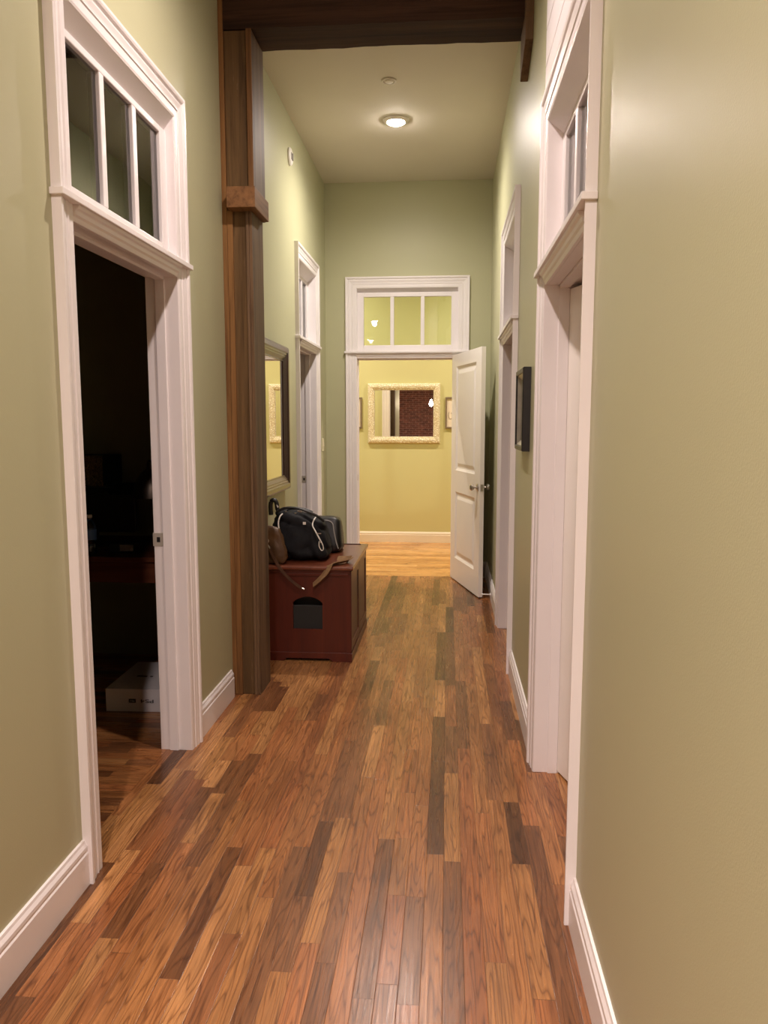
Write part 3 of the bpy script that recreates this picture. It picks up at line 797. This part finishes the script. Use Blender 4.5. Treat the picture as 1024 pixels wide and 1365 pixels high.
# plinth with a shaped cut-out
mb = MB()
mb.prism([(CX0, 0.0), (-0.985, 0.0), (-0.965, 0.018), (-0.705, 0.018), (-0.685, 0.0), (CX1 + 0.008, 0.0), (CX1 + 0.008, 0.045), (CX1 + 0.002, 0.056), (CX0, 0.056)], 'y', CY0 - 0.010, CY0 - 0.0005)
mb.box(CX1 - 0.003, CX1 + 0.008, CY0, CY1, 0.0, 0.052)
part(mb, 'plinth', M['cherry'], root, bevel=0.002)
# side: two framed doors
def side_door(y0, y1):
    mb = MB(); x0, x1 = CX1 - 0.004, CX1 + 0.004
    mb.box(x0, x1, y0, y0 + 0.05, 0.062, 0.555); mb.box(x0, x1, y1 - 0.05, y1, 0.062, 0.555)
    mb.box(x0, x1, y0 + 0.05, y1 - 0.05, 0.062, 0.115); mb.box(x0, x1, y0 + 0.05, y1 - 0.05, 0.502, 0.555)
    mb.box(x0 - 0.002, x1 - 0.005, y0 + 0.05, y1 - 0.05, 0.115, 0.502)
    return mb
for a_, b_ in ((CY0 + 0.004, 4.925), (4.931, CY1 - 0.005)): part(side_door(a_, b_), 'cabinet_door', M['cherry'], root, bevel=0.0015)
mb = MB().box(-0.935, -0.735, CY0 + 0.019, CY0 + 0.026, 0.185, 0.342)
part(mb, 'cat_flap', M['black_plastic'], root, bevel=0.003)
mb = MB().box(-1.06, -0.62, CY0 + 0.10, CY0 + 0.11, 0.05, 0.55); part(mb, 'inner_black_sheet', M['black'], root)  # plain black sheet set inside, behind the arched opening

# ------------------------------------------------------------------ bags
def blob(center, half, pw=(2.6, 2.6, 2.6), n=20, shape=None, lump=0.0, lf=4.0, fold=0.0):
    """soft superellipsoid; shape(u,v,w) remaps the unit coordinates"""
    mb = MB(); c = Vector(center); rings = []
    m = n * 2
    for i in range(n + 1):
        ph = -PI / 2 + PI * i / n; ring = []
        for k in range(m):
            t = 2 * PI * k / m
            def sp(v, e): return math.copysign(abs(v) ** e, v)
            e1, e2 = 2 / pw[2], 2 / pw[0]
            u = sp(math.cos(ph), e1) * sp(math.cos(t), e2); v = sp(math.cos(ph), e1) * sp(math.sin(t), e2); w = sp(math.sin(ph), e1)
            q = Vector(shape(u, v, w)) if shape else Vector((u, v, w))
            q = Vector((q.x * half[0], q.y * half[1], q.z * half[2]))
            if lump:
                nn = noise.noise((q + c) * lf) * lump + noise.noise((q + c) * lf * 2.7) * lump * 0.5
                if fold: nn -= fold * max(0, math.sin((q.x * 1.3 + q.z * 1.9 + noise.noise((q + c) * 5) * 0.12) * 30)) ** 4
                d = q.normalized() if q.length > 1e-6 else Vector((0, 0, 1))
                q = q + d * nn
                q.z = max(q.z, -half[2])
            ring.append(c + q)
        rings.append(ring)
    mb.sweep(rings, caps=True); return mb

# big black duffel
root = empty('black_duffel', (-0.9, 4.72, CH)); tag(root, 'large slouching black nylon bag with white piping on the cherry cabinet', 'bag')
def shp(u, v, w):
    # higher on the left, sloping down and out to the right, narrow top
    top = (w + 1) / 2
    x = u * (1 - 0.10 * top) - 0.07 * top + 0.03
    x -= max(0, u) * 0.20 * top
    z = w - 0.20 * top * (u + 1) * 0.9
    y = v * (1 - 0.45 * top)
    return (x, y, z)
mb = blob((-0.905, 4.715, CH + 0.163), (0.190, 0.165, 0.163), (4.5, 3, 4.5), 40, shp, 0.024, 7.0, 0.020)
body = part(mb, 'body', M['black_cloth'], root, smooth=True, angle=80)
def cord(pts, r, mat, nm, par, **k):
    # smooth the path with Catmull-Rom
    P = [Vector(q) for q in pts]; out = []
    for i in range(len(P) - 1):
        p0, p1_, p2_, p3 = P[max(i - 1, 0)], P[i], P[i + 1], P[min(i + 2, len(P) - 1)]
        for j in range(6):
            t = j / 6
            out.append(0.5 * ((2 * p1_) + (-p0 + p2_) * t + (2 * p0 - 5 * p1_ + 4 * p2_ - p3) * t * t + (-p0 + 3 * p1_ - 3 * p2_ + p3) * t ** 3))
    out.append(P[-1])
    return part(MB().tube(out, r, 8, **k), nm, mat, par, smooth='flat' not in k)
cord([(-1.012, 4.60, 0.885), (-1.024, 4.578, 0.868), (-1.030, 4.562, 0.835), (-1.026, 4.555, 0.795), (-1.022, 4.553, 0.765)], 0.0045, M['white_cord'], 'piping', root)
cord([(-0.815, 4.66, 0.858), (-0.822, 4.62, 0.840), (-0.822, 4.585, 0.815), (-0.800, 4.565, 0.780), (-0.775, 4.55, 0.740), (-0.762, 4.545, 0.715)], 0.0042, M['white_cord'], 'piping', root)
cord([(-0.778, 4.545, 0.745), (-0.765, 4.542, 0.728), (-0.752, 4.54, 0.700), (-0.750, 4.54, 0.675), (-0.762, 4.54, 0.670), (-0.775, 4.54, 0.695), (-0.775, 4.542, 0.725)], 0.0028, M['white_cord'], 'zip_pull_cord', root)
cord([(-1.05, 4.62, 0.895), (-1.00, 4.62, 0.918), (-0.93, 4.62, 0.918), (-0.86, 4.62, 0.898), (-0.80, 4.63, 0.868), (-0.76, 4.64, 0.835)], 0.008, M['black_leather'], 'handle', root)
cord([(-1.02, 4.69, 0.890), (-0.98, 4.70, 0.905), (-0.90, 4.70, 0.905), (-0.84, 4.70, 0.885)], 0.007, M['black_leather'], 'handle', root)
for q in ((-0.995, 4.63, 0.895), (-0.918, 4.63, 0.898), (-0.902, 4.63, 0.896), (-0.935, 4.62, 0.886)):
    mb = MB().box(q[0] - 0.006, q[0] + 0.006, q[1] - 0.006, q[1] + 0.002, q[2] - 0.003, q[2] + 0.004); part(mb, 'buckle', M['metal'], root, bevel=0.001)
mb = MB().box(-0.880, -0.862, 4.573, 4.577, 0.822, 0.838); part(mb, 'tag', M['white_cord'], root)
mb = MB().box(-0.79, -0.765, 4.552, 4.556, 0.768, 0.774); part(mb, 'zip_pull', M['metal'], root)
# upright black handle loop at the left end
cord([(-1.098, 4.66, 0.870), (-1.100, 4.66, 0.930), (-1.092, 4.66, 0.957), (-1.076, 4.66, 0.962), (-1.062, 4.66, 0.945), (-1.056, 4.66, 0.905), (-1.040, 4.66, 0.875)], 0.014, M['black_leather'], 'grip', root)
mb = MB().tube([(-1.060, 4.652, 0.935), (-1.050, 4.650, 0.918)], 0.006, 8); part(mb, 'grip_buckle', M['metal'], root)

root.location.y += 0.048
# black leather tote behind
root = empty('leather_tote', (-0.77, 5.02, CH)); tag(root, 'shiny black leather bag standing behind the duffel on the cabinet', 'bag')
def shp2(u, v, w):
    top = (w + 1) / 2
    return (u * (1 - 0.10 * top) - 0.06 * top, v * (1 - 0.45 * top), w)
mb = blob((-0.805, 5.03, CH + 0.118), (0.125, 0.11, 0.118), (5, 4, 5), 20, shp2, 0.007, 8.0)
part(mb, 'body', M['black_leather'], root, smooth=True, angle=80)
cord([(-0.86, 4.955, 0.800), (-0.79, 4.95, 0.808), (-0.748, 4.947, 0.790), (-0.735, 4.935, 0.740), (-0.722, 4.925, 0.680), (-0.705, 4.92, 0.625)], 0.0035, M['plastic_grey'], 'seam_piping', root)

# brown leather satchel
root = empty('brown_satchel', (-1.05, 4.60, CH)); tag(root, 'brown leather satchel leaning beside the post at the cabinet edge', 'bag')
def shp3(u, v, w):
    top = (w + 1) / 2
    return (u * (1 - 0.30 * top ** 2) - 0.42 * top ** 1.5 + 0.10, v * (1 - 0.3 * top), w)
mb = blob((-1.060, 4.548, CH + 0.118), (0.100, 0.036, 0.118), (4, 3, 4), 26, shp3, 0.014, 13.0, 0.010)
part(mb, 'body', M['brown_leather'], root, smooth=True, angle=80)
ring = [(-1.083 + 0.014 * math.cos(t), 4.508, 0.735 + 0.016 * math.sin(t)) for t in [2 * PI * k / 16 for k in range(17)]]
mb = MB().tube(ring, 0.0028, 8); part(mb, 'ring', M['metal'], root, smooth=True)
mb = MB().tube([(-1.078, 4.506, 0.718), (-1.066, 4.503, 0.702), (-1.058, 4.500, 0.690)], 0.0045, 8); part(mb, 'clip', M['metal'], root, smooth=True)
cord([(-1.062, 4.500, 0.696), (-1.040, 4.492, 0.650), (-1.012, 4.474, 0.605), (-0.975, 4.474, 0.552), (-0.93, 4.476, 0.505), (-0.885, 4.477, 0.470), (-0.858, 4.478, 0.452)], 0.005, M['strap_dark'], 'strap', root, flat=(0.0085, 0.0018, (0.5, 0, 0.86)))
mb = MB().tube([(-0.862, 4.478, 0.456), (-0.848, 4.478, 0.450)], 0.006, 8); part(mb, 'strap_clasp', M['metal'], root, smooth=True)

# canvas strap hanging over the front edge
root = empty('canvas_strap', (-0.70, 4.52, CH)); tag(root, 'loose tan canvas strap draped over the front edge of the cabinet', 'strap')
cord([(-0.598, 4.66, 0.606), (-0.590, 4.63, 0.612), (-0.600, 4.60, 0.607), (-0.640, 4.555, 0.604), (-0.672, 4.515, 0.603), (-0.690, 4.484, 0.600), (-0.704, 4.472, 0.575), (-0.730, 4.470, 0.540), (-0.765, 4.472, 0.505), (-0.795, 4.474, 0.478)], 0.01, M['canvas'], 'webbing', root, flat=(0.024, 0.0022, (0.75, -0.45, 0.45)))
cord([(-0.592, 4.63, 0.612), (-0.625, 4.68, 0.600), (-0.68, 4.70, 0.597)], 0.01, M['canvas'], 'webbing', root, flat=(0.024, 0.002, (0.4, 0.6, 0.7)))

mb = MB(); mb.prism([(-0.735, CH + 0.0005), (-0.700, CH + 0.0005), (-0.705, CH + 0.05), (-0.742, CH + 0.055)], 'y', 5.125, 5.135)
o = mb.build('folded_paper', M['paper']); tag(o, 'scrap of white paper standing behind the black leather bag on the cabinet', 'paper')

# ------------------------------------------------------------------ study contents
def desk():
    root = empty('desk', (-1.9, 4.1, 0)); tag(root, 'reddish brown desk in the dark room behind the left doorway', 'desk')
    mb = MB().box(-2.75, -1.262, 3.76, 4.50, 0.735, 0.76); part(mb, 'top', M['desk'], root, bevel=0.003)
    mb = MB().box(-2.72, -1.275, 3.775, 3.79, 0.625, 0.735); part(mb, 'apron', M['desk'], root)
    for x in (-2.70, -1.315):
        for y in (3.80, 4.43):
            mb = MB().box(x, x + 0.045, y, y + 0.045, 0.0, 0.735); part(mb, 'leg', M['desk'], root, bevel=0.002)
desk()
# game console box, upside down
root = empty('console_box', (-1.49, 3.82, 0)); tag(root, 'white cardboard game console box lying upside down on the floor of the dark room', 'box')
bxx = lambda x, y, z: (x, y, z)
mb = MB(); mb.prism([(-1.703, 3.607), (-1.325, 3.618), (-1.335, 4.055), (-1.713, 4.045)], 'z', 0.0, 0.117)
bx = part(mb, 'carton', M['box_white'], root, bevel=0.0015)
def text_obj(s, size, mat, par, mtx, extr=0.0004, nm='lettering'):
    cu = bpy.data.curves.new(nm, 'FONT'); cu.body = s; cu.size = size; cu.extrude = extr; cu.align_x = 'CENTER'; cu.align_y = 'CENTER'
    tmp = bpy.data.objects.new(nm, cu); COL.objects.link(tmp)
    dg = bpy.context.evaluated_depsgraph_get(); me = bpy.data.meshes.new_from_object(tmp.evaluated_get(dg))
    bpy.data.objects.remove(tmp)
    me.transform(mtx); me.materials.clear(); me.materials.append(mat)
    o = bpy.data.objects.new(nm, me); COL.objects.link(o); o.parent = par; o.location = (0, 0, 0)
    w = Vector(); 
    return o
# lettering built from strokes: text upside down on the front, reading PS4 Pro when the box is turned over
def stroke_text(cx, cz, y, s):
    mb = MB(); h = 0.016 * s; w = 0.0018 * s
    def seg(p, q):
        # rotated by 180 degrees about (cx,cz)
        a = Vector((cx - p[0] * s, y, cz - p[1] * s)); b = Vector((cx - q[0] * s, y, cz - q[1] * s))
        mb.tube([a, b], 0, flat=(w, 0.0004, (0, 0, 1)) if abs(a.x - b.x) > abs(a.z - b.z) else (w, 0.0004, (1, 0, 0)))
    H = 0.008
    # P
    for p, q in (((-0.046, -H), (-0.040, 0.0)), ((-0.040, 0.0), (-0.022, 0.0)), ((-0.022, 0.0), (-0.020, H)), ((-0.020, H), (-0.042, H))): seg(p, q)
    # S
    for p, q in (((-0.016, -H), (-0.004, -H)), ((-0.004, -H), (-0.002, 0.004)), ((-0.002, 0.004), (0.003, H)), ((0.003, H), (0.010, H))): seg(p, q)
    # 4
    for p, q in (((0.030, -H), (0.030, H)), ((0.030, H), (0.010, -0.003)), ((0.010, -0.003), (0.036, -0.003))): seg(p, q)
    return mb
mt = Matrix.Translation((-1.4905, 3.6115, 0.0575)) @ Matrix.Rotation(R(180), 4, 'Y') @ Matrix.Rotation(R(90), 4, 'X') @ Matrix.Diagonal((1.9, 1.0, 1.0, 1.0))
text_obj('PS4', 0.026, M['ink'], bx, mt)
mb = MB().box(-1.584, -1.549, 3.6075, 3.612, 0.048, 0.067); o = mb.build('lettering', M['ink']); o.parent = bx; o.location = (0, 0, 0)
mt = Matrix.Translation((-1.5665, 3.6070, 0.0575)) @ Matrix.Rotation(R(180), 4, 'Y') @ Matrix.Rotation(R(90), 4, 'X')
text_obj('PRO', 0.013, M['box_white'], bx, mt)
mb = MB().box(-1.62, -1.565, 3.80, 3.815, 0.117, 0.1176); mb.box(-1.55, -1.535, 3.80, 3.815, 0.117, 0.1176); o = mb.build('lettering', M['ink']); o.parent = bx; o.location = (0, 0, 0)

# desk lamp
root = empty('desk_lamp', (-1.56, 4.02, 0.76)); tag(root, 'bronze dome desk lamp on the desk in the dark room', 'lamp')
mb = MB().lathe([(0, 0), (0.075, 0), (0.075, 0.012), (0.02, 0.02), (0, 0.02)], (-1.47, 4.12, 0.76), seg=28); part(mb, 'base', M['lamp_metal'], root, smooth=True)
mb = MB().tube([(-1.47, 4.12, 0.775), (-1.47, 4.12, 1.20), (-1.49, 4.10, 1.255), (-1.53, 4.06, 1.265), (-1.565, 4.03, 1.24)], 0.008, 10); part(mb, 'stem', M['lamp_metal'], root, smooth=True)
mb = MB().lathe([(0.012, 0.20), (0.022, 0.19), (0.024, 0.155), (0.030, 0.15), (0.055, 0.13), (0.082, 0.09), (0.098, 0.04), (0.102, 0.0), (0.098, 0.0), (0.078, 0.088), (0.028, 0.145)], (-1.585, 4.01, 1.045), seg=32)
part(mb, 'lamp_shade', M['lamp_metal'], root, smooth=True)
# monitor-like dark screen and the patterned card case on top of a shelf
root = empty('wall_shelf', (-2.05, 4.40, 1.06)); tag(root, 'dark wall shelf above the desk in the dark room', 'shelf')
mb = MB().box(-2.6, -1.84, 4.22, 4.549, 1.055, 1.078); part(mb, 'board', M['black'], root)
for x in (-2.5, -1.95):
    mb = MB().prism([(4.26, 1.055), (4.549, 1.055), (4.549, 0.88), (4.53, 0.88)], 'x', x, x + 0.02); part(mb, 'bracket', M['black'], root)
root = empty('patterned_box', (-2.0, 4.35, 1.078)); tag(root, 'square box with gold scroll pattern on the dark shelf', 'box')
mb = MB().box(-2.16, -1.972, 4.262, 4.268, 1.080, 1.256); part(mb, 'lid', M['filigree'], root)
mb = MB().box(-2.16, -1.972, 4.268, 4.53, 1.0785, 1.256); part(mb, 'case', M['black_plastic'], root, bevel=0.003)
root = empty('monitor', (-2.02, 4.15, 0.76)); tag(root, 'black computer monitor standing on the desk in the dark room', 'monitor')
mb = MB().box(-2.26, -1.72, 4.10, 4.13, 0.84, 1.045); part(mb, 'screen', M['black'], root, bevel=0.004)
mb = MB().box(-2.02, -1.96, 4.13, 4.16, 0.765, 0.95); part(mb, 'stand', M['black'], root)
mb = MB().box(-2.12, -1.86, 4.08, 4.22, 0.76, 0.768); part(mb, 'foot', M['black'], root)
# water bottle
root = empty('water_bottle', (-1.865, 3.86, 0.76)); tag(root, 'clear plastic water bottle with blue label on the desk edge', 'bottle')
mb = MB().lathe([(0.0, 0.0), (0.028, 0.0), (0.032, 0.006), (0.032, 0.05), (0.029, 0.056), (0.032, 0.062), (0.032, 0.14), (0.024, 0.165), (0.012, 0.18), (0.012, 0.19), (0.0, 0.19)], (-1.868, 3.86, 0.76), seg=24); part(mb, 'body', M['clear_plastic'], root, smooth=True)
mb = MB().lathe([(0.0322, 0.075), (0.0330, 0.075), (0.0330, 0.128), (0.0322, 0.128)], (-1.868, 3.86, 0.76), seg=24); part(mb, 'label_band', M['blue_label'], root, smooth=True)
mb = MB().lathe([(0.0, 0.19), (0.014, 0.19), (0.014, 0.205), (0.0, 0.206)], (-1.868, 3.86, 0.76), seg=16); part(mb, 'cap', M['plastic_white'], root, smooth=True)
# radio
root = empty('clock_radio', (-1.70, 3.90, 0.76)); tag(root, 'small grey clock radio on the desk in the dark room', 'radio')
mb = MB().box(-1.775, -1.630, 3.87, 3.97, 0.76, 0.812); rb = part(mb, 'case', M['black_plastic'], root, bevel=0.005)
mb = MB().box(-1.713, -1.640, 3.866, 3.870, 0.774, 0.806); part(mb, 'display', M['plastic_grey'], root)
mb = MB().lathe([(0, 0), (0.008, 0), (0.008, -0.006), (0, -0.006)], (-1.648, 3.866, 0.782), axis='y', seg=14); part(mb, 'dial', M['metal'], root)

# ------------------------------------------------------------------ pendant lamp in the loft
root = empty('pendant_lamp', (-0.50, -5.0, ZC)); tag(root, 'bare pendant bulb hanging in front of the brick wall, seen in the carved mirror', 'lamp')
mb = MB().tube([(-0.50, -5.0, ZC - 0.002), (-0.50, -5.0, 2.14)], 0.003, 8); mb.lathe([(0, -0.001), (0.05, -0.001), (0.05, -0.02), (0, -0.025)], (-0.50, -5.0, ZC), seg=20)
part(mb, 'cord', M['black'], root)
mb = MB().lathe([(0, 0.0), (0.03, 0.01), (0.055, 0.05), (0.06, 0.09), (0.045, 0.14), (0.022, 0.18), (0.018, 0.20), (0, 0.20)], (-0.50, -5.0, 1.90), seg=24)
part(mb, 'bulb', M['bulb'], root, smooth=True)
mb = MB().lathe([(0, 0), (0.02, 0), (0.02, 0.05), (0, 0.055)], (-0.50, -5.0, 2.10), seg=16); part(mb, 'socket', M['brass'], root)

# ------------------------------------------------------------------ world, camera
w = bpy.data.worlds.new('world'); SC.world = w; w.use_nodes = True
w.node_tree.nodes['Background'].inputs[0].default_value = (0.01, 0.01, 0.012, 1)
w.node_tree.nodes['Background'].inputs[1].default_value = 0.2

cam = bpy.data.cameras.new('camera'); co = bpy.data.objects.new('camera', cam); COL.objects.link(co)
cam.sensor_fit = 'VERTICAL'; cam.sensor_height = 36.0; cam.lens = 1025.0 / 1365.0 * 36.0
cam.clip_start = 0.05; cam.clip_end = 60
co.location = (0, 0, 1.45)
co.rotation_euler = (R(90 - 6.705), 0, R(4.708))
SC.camera = co
SC.cycles.max_bounces = 10; SC.cycles.diffuse_bounces = 6; SC.cycles.glossy_bounces = 6; SC.cycles.transparent_max_bounces = 12
SC.cycles.use_denoising = True
SC.cycles.sample_clamp_indirect = 6.0
SC.cycles.caustics_reflective = False
SC.view_settings.view_transform = 'Standard'; SC.view_settings.look = 'None'
SC.view_settings.gamma = 1.0; SC.view_settings.use_curve_mapping = False
SC.view_settings.exposure = 1.53
